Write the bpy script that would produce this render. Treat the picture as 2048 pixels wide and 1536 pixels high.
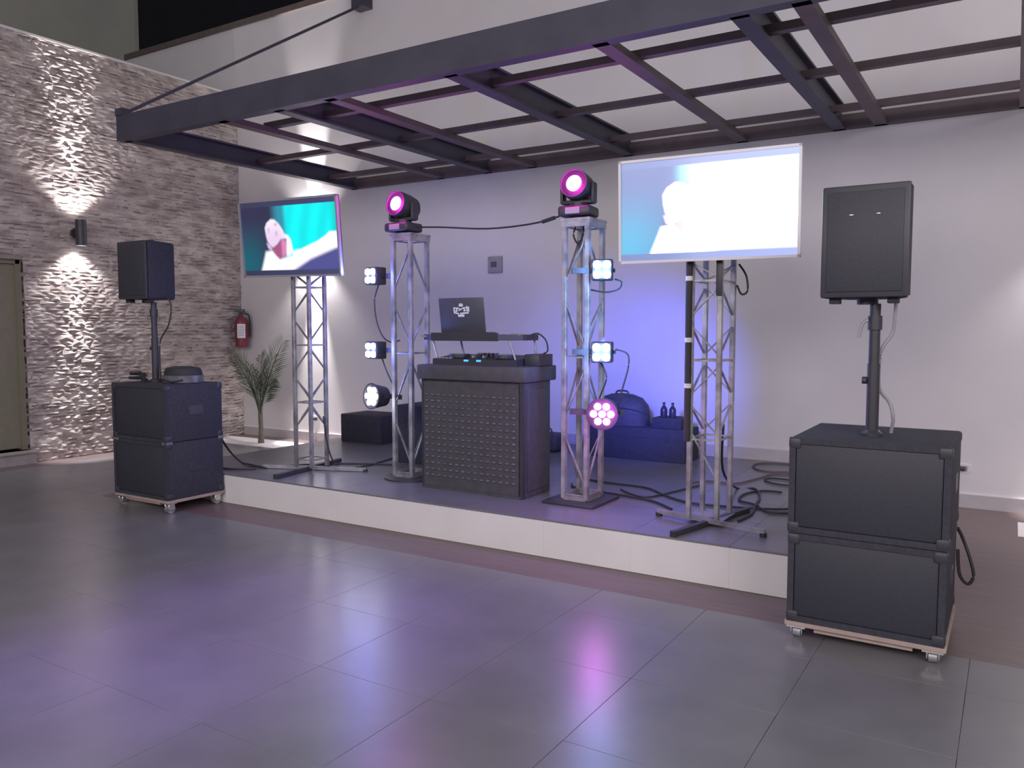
import bpy, bmesh, math, random
from mathutils import Matrix, Vector
random.seed(7)
R = math.radians
for o in list(bpy.data.objects): bpy.data.objects.remove(o)
S = bpy.context.scene
COL = S.collection

# ------------------------------------------------------------------ camera, world, lights, exposure
cd = bpy.data.cameras.new('camera'); cam = bpy.data.objects.new('camera', cd); COL.objects.link(cam)
cd.sensor_fit = 'HORIZONTAL'; cd.sensor_width = 36; cd.lens = 36 * 1612 / 2048
cam.location = (0, 0, 1.55)
cam.rotation_euler = (R(90 - 3.939), 0, R(31.865))
cd.clip_start = .05; cd.clip_end = 200
S.camera = cam
w = bpy.data.worlds.new('world'); S.world = w; w.use_nodes = True
w.node_tree.nodes['Background'].inputs[0].default_value = (.93, .92, 1.0, 1)
w.node_tree.nodes['Background'].inputs[1].default_value = .24
S.view_settings.view_transform = 'Standard'; S.view_settings.look = 'None'
S.view_settings.gamma = 1; S.view_settings.use_curve_mapping = False
S.view_settings.exposure = 0.0

def light(name, kind, loc, energy, color=(1, 1, 1), parent=None, aim=None, **kw):
    l = bpy.data.lights.new(name, kind); l.energy = energy; l.color = color
    for k, v in kw.items(): setattr(l, k, v)
    o = bpy.data.objects.new(name, l); COL.objects.link(o); o.location = loc
    if aim is not None:
        o.rotation_euler = Vector(aim).to_track_quat('-Z', 'Y').to_euler()
    if parent: o.parent = parent
    return o
# unseen area lights added behind the camera as soft fill from the hall
light('hall_fill', 'AREA', (-2.6, -3.4, 3.7), 290, (1.0, .92, .94), aim=(-.12, 1, -.22), shape='RECTANGLE', size=7, size_y=1.6)
light('hall_fill', 'AREA', (3.6, -.5, 3.9), 235, (1.0, .92, .92), aim=(-.55, .9, -.30), shape='RECTANGLE', size=4, size_y=1.6)
S.cycles.max_bounces = 6; S.cycles.diffuse_bounces = 3; S.cycles.glossy_bounces = 3

# ------------------------------------------------------------------ materials
MATS = {}
def mat(name, col, rough=.6, metal=0, spec=.5, var=.12, scale=12, bump=0, bscale=60, stretch=(1, 1, 1), col2=None, coat=0):
    if name in MATS: return MATS[name]
    m = bpy.data.materials.new(name); m.use_nodes = True; N = m.node_tree.nodes; L = m.node_tree.links
    b = N['Principled BSDF']
    b.inputs['Roughness'].default_value = rough; b.inputs['Metallic'].default_value = metal
    b.inputs['Specular IOR Level'].default_value = spec; b.inputs['Coat Weight'].default_value = coat
    g = N.new('ShaderNodeNewGeometry'); mp = N.new('ShaderNodeMapping'); mp.inputs['Scale'].default_value = stretch
    L.new(g.outputs['Position'], mp.inputs['Vector'])
    n = N.new('ShaderNodeTexNoise'); n.inputs['Scale'].default_value = scale; n.inputs['Detail'].default_value = 4
    L.new(mp.outputs[0], n.inputs['Vector'])
    mx = N.new('ShaderNodeMix'); mx.data_type = 'RGBA'
    a = [max(0, c * (1 - var)) for c in col]; c2 = col2 or [min(1, c * (1 + var)) for c in col]
    mx.inputs[6].default_value = (*a, 1); mx.inputs[7].default_value = (*c2, 1)
    rp = N.new('ShaderNodeMapRange'); rp.inputs[1].default_value = .3; rp.inputs[2].default_value = .7
    L.new(n.outputs['Fac'], rp.inputs[0]); L.new(rp.outputs[0], mx.inputs[0])
    L.new(mx.outputs[2], b.inputs['Base Color'])
    if bump:
        n2 = N.new('ShaderNodeTexNoise'); n2.inputs['Scale'].default_value = bscale; n2.inputs['Detail'].default_value = 3
        L.new(mp.outputs[0], n2.inputs['Vector'])
        bp = N.new('ShaderNodeBump'); bp.inputs['Strength'].default_value = bump; bp.inputs['Distance'].default_value = .01
        L.new(n2.outputs['Fac'], bp.inputs['Height']); L.new(bp.outputs[0], b.inputs['Normal'])
    MATS[name] = m
    return m
def emit(name, col, strength):
    if name in MATS: return MATS[name]
    m = bpy.data.materials.new(name); m.use_nodes = True; N = m.node_tree.nodes; L = m.node_tree.links
    N.remove(N['Principled BSDF']); e = N.new('ShaderNodeEmission')
    lw = N.new('ShaderNodeTexNoise'); lw.inputs['Scale'].default_value = 90
    mr = N.new('ShaderNodeMapRange'); mr.inputs[3].default_value = strength * .92; mr.inputs[4].default_value = strength * 1.08
    L.new(lw.outputs['Fac'], mr.inputs[0]); L.new(mr.outputs[0], e.inputs[1])
    e.inputs[0].default_value = (*col, 1)
    L.new(e.outputs[0], N['Material Output'].inputs[0]); MATS[name] = m
    return m
M_WALL = mat('white_plaster', (.66, .63, .64), .75, var=.03, scale=2, bump=.05, bscale=150, spec=.25)
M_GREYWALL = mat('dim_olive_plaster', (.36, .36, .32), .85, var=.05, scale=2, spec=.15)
M_GREY = mat('grey_floor_tile', (.172, .168, .182), .30, var=.10, scale=3.0, spec=.5, bump=.02, bscale=25)
M_GROUT = mat('dark_grout', (.165, .162, .172), .5)
M_BROWN = mat('brown_wood_look_tile', (.165, .118, .118), .42, var=.15, scale=4, stretch=(.6, 8, 1), spec=.4)
M_RISER = mat('white_glazed_riser_tile', (.76, .73, .74), .3, var=.04, scale=2.5)
M_WHITETILE = mat('white_pebble_bed', (.85, .80, .80), .6, var=.05, scale=40, bump=.2, bscale=120)
M_SKIRT = mat('pale_skirting_tile', (.50, .47, .48), .35, var=.05)
M_STONE = mat('split_face_stone', (.33, .265, .255), .8, var=.12, scale=4.2, stretch=(1, 1.0, 3.0), col2=(.58, .52, .49), bump=.4, bscale=45, spec=.2)
M_STONEBACK = mat('stone_mortar', (.28, .24, .23), .9)
M_DOOR = mat('khaki_door_paint', (.235, .215, .155), .6, var=.05)
M_SILL = mat('grey_stone_sill', (.34, .31, .30), .6)
M_GLASSDARK = mat('dark_night_glass', (.004, .005, .010), .12, spec=.25, var=.1)
M_SILLTRIM = mat('brown_window_trim', (.12, .09, .085), .6)
M_STEEL = mat('navy_painted_steel', (.056, .052, .078), .5, var=.12, scale=4, spec=.4)
M_PURLIN = mat('brown_primer_steel', (.125, .088, .095), .55, var=.15, scale=5)
M_BLACK = mat('black_carpet_cabinet', (.046, .045, .060), .8, var=.15, scale=40, bump=.15, bscale=400, spec=.3)
M_GRILLE = mat('black_metal_grille', (.036, .036, .050), .55, var=.2, scale=200, spec=.45)
M_PLASTIC = mat('black_plastic', (.042, .040, .052), .45, var=.1)
M_RUBBER = mat('black_rubber', (.03, .03, .034), .7)
M_METAL = mat('worn_galvanised_metal', (.27, .26, .285), .45, metal=.5, var=.25, scale=9, col2=(.50, .49, .51))
M_CHROME = mat('chrome_hardware', (.75, .74, .74), .25, metal=1)
M_WOOD = mat('raw_plywood', (.38, .29, .26), .65, var=.15, scale=8)
M_TVW = mat('white_tv_bezel', (.72, .70, .74), .35, var=.02)
M_TVB = mat('grey_tv_bezel', (.30, .30, .35), .35, var=.02)
M_TVBACK = mat('black_tv_back', (.03, .03, .034), .5)
M_TAPE = mat('white_tape', (.7, .69, .7), .6)
M_BOOTH = mat('charcoal_booth_panel', (.070, .067, .080), .6, var=.15, scale=14)
M_STUD = mat('grey_booth_stud', (.13, .125, .15), .35, var=.2)
M_LAPTOP = mat('charcoal_laptop_shell', (.075, .075, .095), .4, var=.05)
M_WHITE = mat('white_print', (.85, .85, .87), .5, var=.02)
M_RED = mat('red_enamel', (.20, .035, .05), .4, var=.08)
M_GREYPL = mat('grey_switch_plastic', (.30, .29, .32), .5, var=.05)
M_DARKPL = mat('dark_switch_window', (.11, .10, .13), .4)
M_CABLE = mat('black_cable_jacket', (.03, .03, .035), .55)
M_BROWNCABLE = mat('brown_cable_jacket', (.13, .09, .10), .55)
M_LEAF = mat('palm_leaf_green', (.075, .105, .06), .5, var=.25, scale=10)
M_STEM = mat('palm_stem', (.15, .14, .10), .6, var=.2)
M_BAG = mat('black_nylon_bag', (.055, .052, .070), .65, var=.2, scale=18, bump=.3, bscale=40)
M_CLEAR = mat('grey_plastic_wrap', (.14, .14, .165), .35, var=.25, scale=20)
M_BOTTLE = mat('dark_bottle', (.03, .03, .05), .3)
M_ROOF = mat('dark_roof_lining', (.02, .02, .024), .8)

# ------------------------------------------------------------------ mesh helpers
class MB:
    def __init__(s): s.bm = bmesh.new()
    def box(s, c, size, rot=None, bevel=0, seg=2):
        m = Matrix.Translation(Vector(c)) @ (rot.to_4x4() if rot else Matrix()) @ Matrix.Diagonal((*size, 1))
        r = bmesh.ops.create_cube(s.bm, size=1, matrix=m)
        if bevel:
            es = {e for v in r['verts'] for e in v.link_edges}
            bmesh.ops.bevel(s.bm, geom=list(es), offset=bevel, segments=seg, affect='EDGES', profile=.5)
        return s
    def b2(s, lo, hi, **k):
        return s.box([(a + b) / 2 for a, b in zip(lo, hi)], [abs(b - a) for a, b in zip(lo, hi)], **k)
    def cyl(s, p0, p1, r, r2=None, n=14, cap=True):
        p0, p1 = Vector(p0), Vector(p1); d = p1 - p0
        m = Matrix.Translation((p0 + p1) / 2) @ d.to_track_quat('Z', 'Y').to_matrix().to_4x4()
        bmesh.ops.create_cone(s.bm, cap_ends=cap, segments=n, radius1=r, radius2=r if r2 is None else r2, depth=d.length, matrix=m)
        return s
    def bar(s, p0, p1, wx, wz):
        p0, p1 = Vector(p0), Vector(p1); d = p1 - p0
        q = d.to_track_quat('Z', 'Y').to_matrix()
        return s.box((p0 + p1) / 2, (wx, wz, d.length), rot=q)
    def sph(s, c, r, sc=(1, 1, 1), n=16, rot=None):
        m = Matrix.Translation(Vector(c)) @ (rot.to_4x4() if rot else Matrix()) @ Matrix.Diagonal((*sc, 1))
        bmesh.ops.create_uvsphere(s.bm, u_segments=n, v_segments=max(6, n // 2), radius=r, matrix=m); return s
    def lathe(s, prof, n=20, M=Matrix()):
        rings = []
        for r, z in prof:
            rings.append([s.bm.verts.new(M @ Vector((r * math.cos(2 * math.pi * k / n), r * math.sin(2 * math.pi * k / n), z))) for k in range(n)])
        for a, b in zip(rings, rings[1:]):
            for k in range(n): s.bm.faces.new((a[k], a[(k + 1) % n], b[(k + 1) % n], b[k]))
        s.bm.faces.new(list(reversed(rings[0]))); s.bm.faces.new(rings[-1]); return s
    def tube(s, pts, r, n=7, smooth=4):
        P = [Vector(p) for p in pts]
        if smooth > 1 and len(P) > 2:
            Q = []
            for i in range(len(P) - 1):
                a, b, c, d = P[max(0, i - 1)], P[i], P[i + 1], P[min(len(P) - 1, i + 2)]
                for k in range(smooth):
                    t = k / smooth
                    Q.append(.5 * ((2 * b) + (c - a) * t + (2 * a - 5 * b + 4 * c - d) * t * t + (3 * b - a - 3 * c + d) * t ** 3))
            P = Q + [P[-1]]
        rings = []; up = Vector((0, 0, 1))
        for i, p in enumerate(P):
            d = (P[min(i + 1, len(P) - 1)] - P[max(0, i - 1)]).normalized()
            x = d.cross(up)
            if x.length < .1: x = d.cross(Vector((1, 0, 0)))
            x.normalize(); y = d.cross(x)
            rr = r[min(i, len(r) - 1)] if isinstance(r, (list, tuple)) else r
            rings.append([s.bm.verts.new(p + rr * (math.cos(2 * math.pi * k / n) * x + math.sin(2 * math.pi * k / n) * y)) for k in range(n)])
        for a, b in zip(rings, rings[1:]):
            for k in range(n): s.bm.faces.new((a[k], a[(k + 1) % n], b[(k + 1) % n], b[k]))
        s.bm.faces.new(rings[0]); s.bm.faces.new(rings[-1]); return s
    def prism(s, poly, z0, z1, M=Matrix()):
        a = [s.bm.verts.new(M @ Vector((x, y, z0))) for x, y in poly]; b = [s.bm.verts.new(M @ Vector((x, y, z1))) for x, y in poly]
        n = len(poly); s.bm.faces.new(list(reversed(a))); s.bm.faces.new(b)
        for k in range(n): s.bm.faces.new((a[k], a[(k + 1) % n], b[(k + 1) % n], b[k]))
        return s
    def mesh(s, name, m):
        bmesh.ops.recalc_face_normals(s.bm, faces=s.bm.faces)
        me = bpy.data.meshes.new(name); s.bm.to_mesh(me); s.bm.free(); me.materials.append(m)
        me.shade_smooth(); me.set_sharp_from_angle(angle=R(38)); return me
def link(name, me, parent=None):
    o = bpy.data.objects.new(name, me); COL.objects.link(o); o.parent = parent; return o
def part(name, mb, m, parent, label=None):
    o = link(name, mb.mesh(name, m), parent)
    if label: o['label'] = label
    return o
def tag(o, label=None, cat=None, group=None, kind=None):
    if label: o['label'] = label
    if cat: o['category'] = cat
    if group: o['group'] = group
    if kind: o['kind'] = kind
    return o
def thing(name, label, cat, loc=(0, 0, 0), rz=0, group=None):
    o = bpy.data.objects.new(name, None); COL.objects.link(o); o.empty_display_size = .1
    o.location = loc; o.rotation_euler = (0, 0, rz); return tag(o, label, cat, group)
def solo(name, mb, m, label, cat, group=None, loc=(0, 0, 0)):
    o = link(name, mb.mesh(name, m)); o.location = loc; return tag(o, label, cat, group)
def struct(name, mb, m, label=None):
    o = link(name, mb.mesh(name, m)); o['kind'] = 'structure'
    if label: o['label'] = label
    return o

D = 7.95          # back wall
XL = -9.58        # stone wall face
ST = .26          # stage height
SX0, SX1, SY = -6.74, -1.0, 4.69
GT = .635; GX = -2.66; GY = 1.965   # floor tile grid

# ------------------------------------------------------------------ floor
floor = struct('floor', MB().b2((-12.3, -4, -.12), (5, D + .2, -.006)), M_GROUT, 'grey tiled floor with brown borders round the stage')
tile_me = {}
def tile(parent, x0, x1, y0, y1, z, m, name='floor_tile', g=.0009, th=.012):
    k = (round(x1 - x0, 3), round(y1 - y0, 3), m.name)
    if k not in tile_me:
        tile_me[k] = MB().b2((0, 0, -th), (x1 - x0 - 2 * g, y1 - y0 - 2 * g, 0), bevel=.0008, seg=1).mesh(name, m)
    o = link(name, tile_me[k], parent); o.location = (x0 + g, y0 + g, z); return o
BY = 4.27
def cuts(a, b, o, p):
    v = [a] + [o + p * k for k in range(-40, 60) if a + .02 < o + p * k < b - .02] + [b]
    return list(zip(v, v[1:]))
for x0, x1 in cuts(XL, 3.0, GX, GT):
    for y0, y1 in cuts(.06, BY, GY, GT):
        # only what lies inside or just beside the view
        if x0 > 1.2 or (y1 < .7 and (x0 < -1.6 or x0 > .4)): continue
        tile(floor, x0, x1, y0, y1, 0, M_GREY)
for x0, x1 in cuts(XL + .3, SX0 - .42, GX, GT):
    for y0, y1 in cuts(BY, 7.18, GY, GT): tile(floor, x0, x1, y0, y1, 0, M_GREY)
part('plain_floor', MB().b2((-9.58, -4, -.012), (5, .06, 0)).b2((1.2 + GT * .5, .06, -.012), (5, BY, -0.0005)), M_GREY, floor)
bw = MB()
bw.b2((SX0 - .42, BY, -.012), (SX1, SY, 0)); bw.b2((SX0 - .42, SY, -.012), (SX0, 7.18, 0)); bw.b2((XL, BY, -.012), (XL + .3, 7.18, 0))
bw.b2((SX1, BY, -.012), (5, 7.03, 0)); bw.b2((SX1, 7.03, -.012), (.08, 7.55, 0)); bw.b2((SX1, 7.55, -.012), (5, D, 0)); bw.b2((XL, 7.70, -.012), (SX0, D, 0))
part('brown_border', bw, M_BROWN, floor, 'brown wood-look tile border')
part('pebble_bed', MB().b2((XL, 7.18, -.012), (SX0, 7.70, .002)), M_WHITETILE, floor, 'white bed in the floor under the palm')
part('pebble_bed', MB().b2((.08, 7.03, -.012), (3.5, 7.55, .002)), M_WHITETILE, floor, 'white bed in the floor by the right wall')

# ------------------------------------------------------------------ stage
stage = struct('stage_platform', MB().b2((SX0 + .01, SY + .01, 0), (SX1 - .01, D, ST - .012)), M_GROUT, 'low stage with grey tiled top and white riser')
tile_me.clear()
for x0, x1 in cuts(SX0, SX1, GX, GT):
    for y0, y1 in cuts(SY, D - .02, SY, GT): tile(stage, x0, x1, y0, y1, ST, M_GREY, 'stage_tile')
for x0, x1 in cuts(SX0, SX1, GX, GT):
    part('riser_tile', MB().b2((x0 + .0003, SY - .004, .002), (x1 - .0003, SY + .012, ST - .0125)), M_RISER, stage)
for x, nx in ((SX0, -1), (SX1, 1)):
    for y0, y1 in cuts(SY, D - .02, SY, GT):
        part('riser_tile', MB().b2((x - .008 + nx * .004, y0 + .001, .002), (x + .008 + nx * .004, y1 - .001, ST - .0125)), M_RISER, stage)

# ------------------------------------------------------------------ walls
ZT = 5.85
struct('wall_back', MB().b2((-12.3, D, 0), (5, D + .2, ZT)), M_WALL, 'tall white plaster wall behind the stage')
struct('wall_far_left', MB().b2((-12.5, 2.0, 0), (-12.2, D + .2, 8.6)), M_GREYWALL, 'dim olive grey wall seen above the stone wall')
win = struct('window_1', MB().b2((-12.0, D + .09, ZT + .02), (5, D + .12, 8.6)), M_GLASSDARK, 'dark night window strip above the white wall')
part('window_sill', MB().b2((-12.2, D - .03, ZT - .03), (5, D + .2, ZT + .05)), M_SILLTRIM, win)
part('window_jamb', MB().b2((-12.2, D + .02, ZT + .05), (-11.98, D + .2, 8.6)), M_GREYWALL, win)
for i, (a, b, z) in enumerate(((XL, SX0, 0), (SX1, 5, 0), (SX0, SX1, ST))):
    sk = struct(('baseboard_left', 'baseboard_right', 'baseboard_stage')[i], MB().b2((a, D - .014, z), (b, D, z + .115)), M_SKIRT)
    part('baseboard_cap', MB().b2((a, D - .017, z + .115), (b, D, z + .124)), M_WALL, sk)
# stone wall
SH = 4.86
DY0, DY1, DZ0, DZ1 = 3.7, 4.91, .15, 2.33
wl = struct('wall_left', MB().b2((XL - .25, -1, 0), (XL - .03, DY0, SH)).b2((XL - .25, DY1, 0), (XL - .03, D, SH)).b2((XL - .25, DY0, DZ1), (XL - .03, DY1, SH)).b2((XL - .25, DY0, 0), (XL - .03, DY1, DZ0)), M_STONEBACK, 'rough split-face stone cladding wall on the left')
part('coping', MB().b2((XL - .27, -1, SH), (XL + .01, D, SH + .025)), M_WALL, wl)
# stones: the ones that show largest are objects, the others one mesh
stones = []
z = .0
while z < SH - .015:
    h = min(random.uniform(.032, .055), SH - z); y = 3.2 - random.random() * .2
    while y < D:
        l = random.uniform(.08, .22); y1 = min(y + l, D); skip = False
        ya, yb = y, y1
        if z + h > DZ0 and z < DZ1:
            if ya < DY1 and yb > DY0:
                if yb > DY1 + .03: ya = DY1
                elif ya < DY0 - .03: yb = DY0
                else: skip = True
        if not skip and yb - ya > .02: stones.append((ya, yb, z, h, random.uniform(.002, .014)))
        y = y1
    z += h
smesh = []
for k in range(24):
    rr = random.Random(k); v = []
    j = lambda a: rr.uniform(-a, a)
    tl, tr, t0, t1 = j(.28), j(.28), j(.28), j(.28)
    for yy, zz in ((0, t0), (1, t1), (1, 1 + tr), (0, 1 + tl)): v.append((-1.2, yy, zz))
    for yy, zz in ((0, t0), (1, t1), (1, 1 + tr), (0, 1 + tl)): v.append((rr.uniform(.25, .6), yy, zz))
    v.append((rr.uniform(.7, 1.0), rr.uniform(.3, .7), rr.uniform(.35, .75)))
    me = bpy.data.meshes.new('stone')
    me.from_pydata(v, [], [(4, 5, 8), (5, 6, 8), (6, 7, 8), (7, 4, 8), (0, 1, 5, 4), (1, 2, 6, 5), (2, 3, 7, 6), (3, 0, 4, 7), (3, 2, 1, 0)]); me.materials.append(M_STONE); smesh.append(me)
seen = sorted([s for s in stones if s[0] - .075 * s[2] > 4.36], key=lambda s: s[0] - .06 * s[2])
big = set(seen[:300]); vv, ff = [], []
for k, s in enumerate(stones):
    y0, y1, z0, h, d = s
    me = smesh[(k * 7) % 24]
    if s in big:
        o = link('stone', me, wl); o.location = (XL - .03 + .0, y0, z0); o.scale = (.03 + d * .9, y1 - y0, h)
    else:
        b = len(vv)
        for p in me.vertices: vv.append((XL - .03 + p.co.x * (.03 + d * .9), y0 + p.co.y * (y1 - y0), z0 + p.co.z * h))
        for q in me.polygons: ff.append([b + i for i in q.vertices])
me = bpy.data.meshes.new('stone_cladding'); me.from_pydata(vv, [], ff); me.materials.append(M_STONE)
o = link('stone_cladding', me, wl); o['kind'] = 'stuff'
door = struct('door_1', MB().b2((XL - .2, DY0 + .02, DZ0 + .02), (XL - .15, DY1 - .02, DZ1 - .02)), M_DOOR, 'khaki door set into the stone wall at the left edge')
part('door_frame', MB().b2((XL - .24, DY1 - .045, DZ0), (XL - .1, DY1, DZ1)).b2((XL - .24, DY0, DZ1 - .045), (XL - .1, DY1, DZ1)), M_DOOR, door)
part('door_step', MB().b2((XL - .25, DY0, DZ0 - .02), (XL + .10, DY1 + .03, DZ0)).b2((XL - .02, DY0, 0), (XL + .06, DY1 + .02, DZ0 - .02)), M_SILL, door, 'grey stone door step')

# ------------------------------------------------------------------ canopy of steel beams over the stage
can = thing('steel_canopy', 'dark steel canopy frame projecting from the wall over the stage', 'canopy', (0, D, 3.35))
CZ, CF, CX1 = 0, 4.70 - D, 3.2
def ibeam_y(x, name='beam', hgt=.20, wf=.11):
    mb = MB(); mb.b2((x, CF + .06, 0), (x + wf, -.01, .018)).b2((x, CF + .06, hgt - .018), (x + wf, -.01, hgt)).b2((x + wf / 2 - .012, CF + .06, .018), (x + wf / 2 + .012, -.01, hgt - .018))
    return part(name, mb, M_STEEL, can)
fb = MB(); fb.b2((-7.40, CF, 0), (CX1, CF + .10, .02)).b2((-7.40, CF, .215), (CX1, CF + .10, .235)).b2((-7.40, CF + .0, .02), (CX1, CF + .03, .215))
part('front_beam', fb, M_STEEL, can)
for x in (-7.38, -5.30, -3.54, -1.47, .95): ibeam_y(x)
for x in (-5.98, -4.70, -2.35, -1.12, -.03): part('rafter', MB().b2((x, CF + .04, .0), (x + .105, -.005, .05)), M_PURLIN, can)
for y, xa in ((5.30, -5.99), (6.36, -7.3), (7.47, -7.3)): part('purlin', MB().b2((xa, y - D - .035, .052), (CX1, y - D + .035, .105)), M_PURLIN, can)
part('wall_ledger', MB().b2((-7.38, -.055, .0), (CX1, 0, .13)), M_PURLIN, can)
part('tie_rod', MB().cyl((-7.34, CF + .03, .25), (-7.115, -.06, 5.62 - 3.35), .016, n=8), M_STEEL, can)
part('rod_bracket', MB().b2((-7.22, -.16, 5.56 - 3.35), (-7.01, 0, 5.80 - 3.35)), M_STEEL, can)
part('rod_lug', MB().b2((-7.40, CF - .01, .235), (-7.29, CF + .09, .30)), M_STEEL, can)

# ------------------------------------------------------------------ wall sconces
M_BULB = emit('warm_white_lamp', (1, .97, .95), 30)
def sconce(loc, rz, label, e=26):
    t = thing('wall_sconce', label, 'wall lamp', loc, rz, 'up and down wall sconces')   # local -y points into the room, wall at y=0
    part('mount', MB().cyl((0, 0, 0), (0, -.035, 0), .065, n=18).b2((-.02, -.07, -.02), (.02, -.03, .02)), M_PLASTIC, t)
    part('body', MB().cyl((0, -.12, -.15), (0, -.12, .15), .060, n=20, cap=False).cyl((0, -.12, -.125), (0, -.12, .125), .058, n=20), M_PLASTIC, t)
    part('bulb', MB().cyl((0, -.12, .126), (0, -.12, .131), .045, n=16), M_BULB, t); part('bulb', MB().cyl((0, -.12, -.131), (0, -.12, -.126), .045, n=16), M_BULB, t)
    for s in (1, -1):
        light('sconce_light', 'SPOT', (0, -.12, s * .155), e * 26, (1, .96, .95), t, aim=(0, .045, s), spot_size=R(29), spot_blend=.75, shadow_soft_size=.03)
        light('sconce_light', 'SPOT', (0, -.12, s * .155), e * 2.6, (1, .96, .95), t, aim=(0, .20, s), spot_size=R(105), spot_blend=.6, shadow_soft_size=.03)
    return t
sconce((XL + .03, 5.50, 2.68), R(90), 'dark up-and-down wall sconce on the stone wall', 20)
sconce((-8.07, D, 2.70), 0, 'up-and-down sconce on the white wall behind the left television', 34)
sconce((.62, D, 2.70), 0, 'up-and-down sconce on the white wall right of the right-hand speaker', 34)

# ------------------------------------------------------------------ loudspeakers
def caster(parent, x, y, h):
    c = part('caster', MB().b2((x - .045, y - .04, h - .008), (x + .045, y + .04, h)).b2((x - .030, y - .026, h * .30), (x - .020, y + .034, h), bevel=.004, seg=1).b2((x + .020, y - .026, h * .30), (x + .030, y + .034, h), bevel=.004, seg=1), M_CHROME, parent)
    part('wheel', MB().cyl((x - .018, y + .006, h * .44), (x + .018, y + .006, h * .44), h * .44, n=16), M_METAL, c)
def dolly(loc, wd, dp, h, label):
    t = thing('caster_dolly', label, 'dolly', loc, 0, 'subwoofer dollies')
    part('board', MB().b2((-wd / 2 - .01, 0, h - .025), (wd / 2 + .01, dp, h), bevel=.003, seg=1), M_WOOD, t)
    part('rail', MB().b2((-wd / 2 + .13, .015, h - .045), (wd / 2 - .13, .05, h - .025)), M_WOOD, t)
    for sx in (-1, 1):
        for y in (.045, dp - .06): caster(t, sx * (wd / 2 - .045), y, h - .025)
    return t
def sub(loc, wd, dp, h, label, balls=False):
    t = thing('subwoofer', label, 'subwoofer', loc, 0, 'stacked subwoofers')
    part('cabinet', MB().b2((-wd / 2, .018, 0), (wd / 2, dp, h), bevel=.012), M_BLACK, t)
    part('frame', MB().b2((-wd / 2, 0, 0), (-wd / 2 + .03, .02, h)).b2((wd / 2 - .03, 0, 0), (wd / 2, .02, h)).b2((-wd / 2 + .03, 0, h - .03), (wd / 2 - .03, .02, h)).b2((-wd / 2 + .03, 0, 0), (wd / 2 - .03, .02, .03)), M_BLACK, t)
    part('grille', MB().b2((-wd / 2 + .032, .006, .032), (wd / 2 - .032, .017, h - .032), bevel=.004), M_GRILLE, t)
    for sx in (-1, 1):
        for z in (0, 1):
            for y in (0, dp):
                cx, cz = sx * wd / 2, z * h; s = .055
                mb = MB().b2((cx - (s if sx > 0 else .004), y - .004 if y == 0 else y - s, cz - (s if z else -.001)), (cx + (.004 if sx > 0 else s), y + (s if y == 0 else .004), cz + (-.001 if z else s)), bevel=.012)
                part('corner', mb, M_PLASTIC if balls else M_GREYPL if False else M_PLASTIC, t)
        part('side_handle', MB().b2((sx * wd / 2 - .004, dp * .4, h * .45), (sx * wd / 2 + .004, dp * .65, h * .62), bevel=.003, seg=1), M_PLASTIC, t)
    return t
def pole(loc, h, label):
    t = thing('speaker_pole', label, 'speaker pole', loc, 0, 'speaker poles')
    part('foot', MB().lathe([(.05, 0), (.05, .012), (.03, .03), (.026, .07)], 18), M_PLASTIC, t)
    part('tube', MB().cyl((0, 0, .01), (0, 0, h * .55), .030, n=16), M_PLASTIC, t)
    part('inner_tube', MB().cyl((0, 0, h * .5), (0, 0, h), .026, n=16), M_PLASTIC, t)
    part('collar', MB().cyl((0, 0, h - .13), (0, 0, h - .06), .034, n=16), M_PLASTIC, t)
    part('lever', MB().tube([(-.03, -.02, h - .08), (-.055, -.03, h - .10), (-.07, -.03, h - .17)], .009, smooth=2), M_GREYPL, t)
    part('knob', MB().cyl((-.03, 0, h * .42), (-.052, 0, h * .42), .018, n=12), M_PLASTIC, t)
    return t
def speaker(loc, wd, dp, h, label, rz=0):
    t = thing('loudspeaker', label, 'loudspeaker', loc, rz, 'speakers on poles')
    k = wd / 2; b = k * .62
    poly = [(-k, 0), (k, 0), (k, dp * .28), (b, dp), (-b, dp), (-k, dp * .28)]
    mb = MB().prism(poly, 0, h); bmesh.ops.bevel(mb.bm, geom=list(mb.bm.edges), offset=.012, segments=2, affect='EDGES')
    part('cabinet', mb, M_BLACK, t)
    part('bezel', MB().b2((-k, -.016, 0), (k, .006, h), bevel=.009), M_PLASTIC, t)
    part('grille', MB().b2((-k + .026, -.022, .028), (k - .026, -.010, h - .030), bevel=.004), M_GRILLE, t)
    for x in (-.06, .06): part('badge', MB().b2((x - .008, -.0235, h * .735), (x + .008, -.021, h * .738)), M_CHROME, t)
    for x in (-k + .06, k - .07): part('foot', MB().b2((x - .025, .03, -.028), (x + .025, .09, .002), bevel=.004), M_RUBBER, t)
    part('pole_socket', MB().lathe([(.05, -.03), (.05, .002)], 18, Matrix.Translation((0, dp * .42, 0))), M_PLASTIC, t)
    part('handle', MB().tube([(-.07, dp * .5, h), (-.05, dp * .5, h + .018), (.05, dp * .5, h + .018), (.07, dp * .5, h)], .009, smooth=2), M_PLASTIC, t)
    return t
# right-hand stack
RX, RY = -.57, 4.09
dolly((RX, RY, 0), .70, .70, .09, 'plywood caster dolly under the right-hand subwoofer stack')
sub((RX, RY, .09), .70, .72, .445, 'lower black subwoofer of the right-hand stack')
sub((RX, RY + .005, .538), .71, .73, .475, 'upper black subwoofer of the right-hand stack', True)
pole((-.59, 4.38, 1.013), .66, 'black pole holding up the right-hand loudspeaker')
speaker((-.628, 4.24, 1.700), .395, .34, .54, 'black loudspeaker on pole right of the large bright television')
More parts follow.
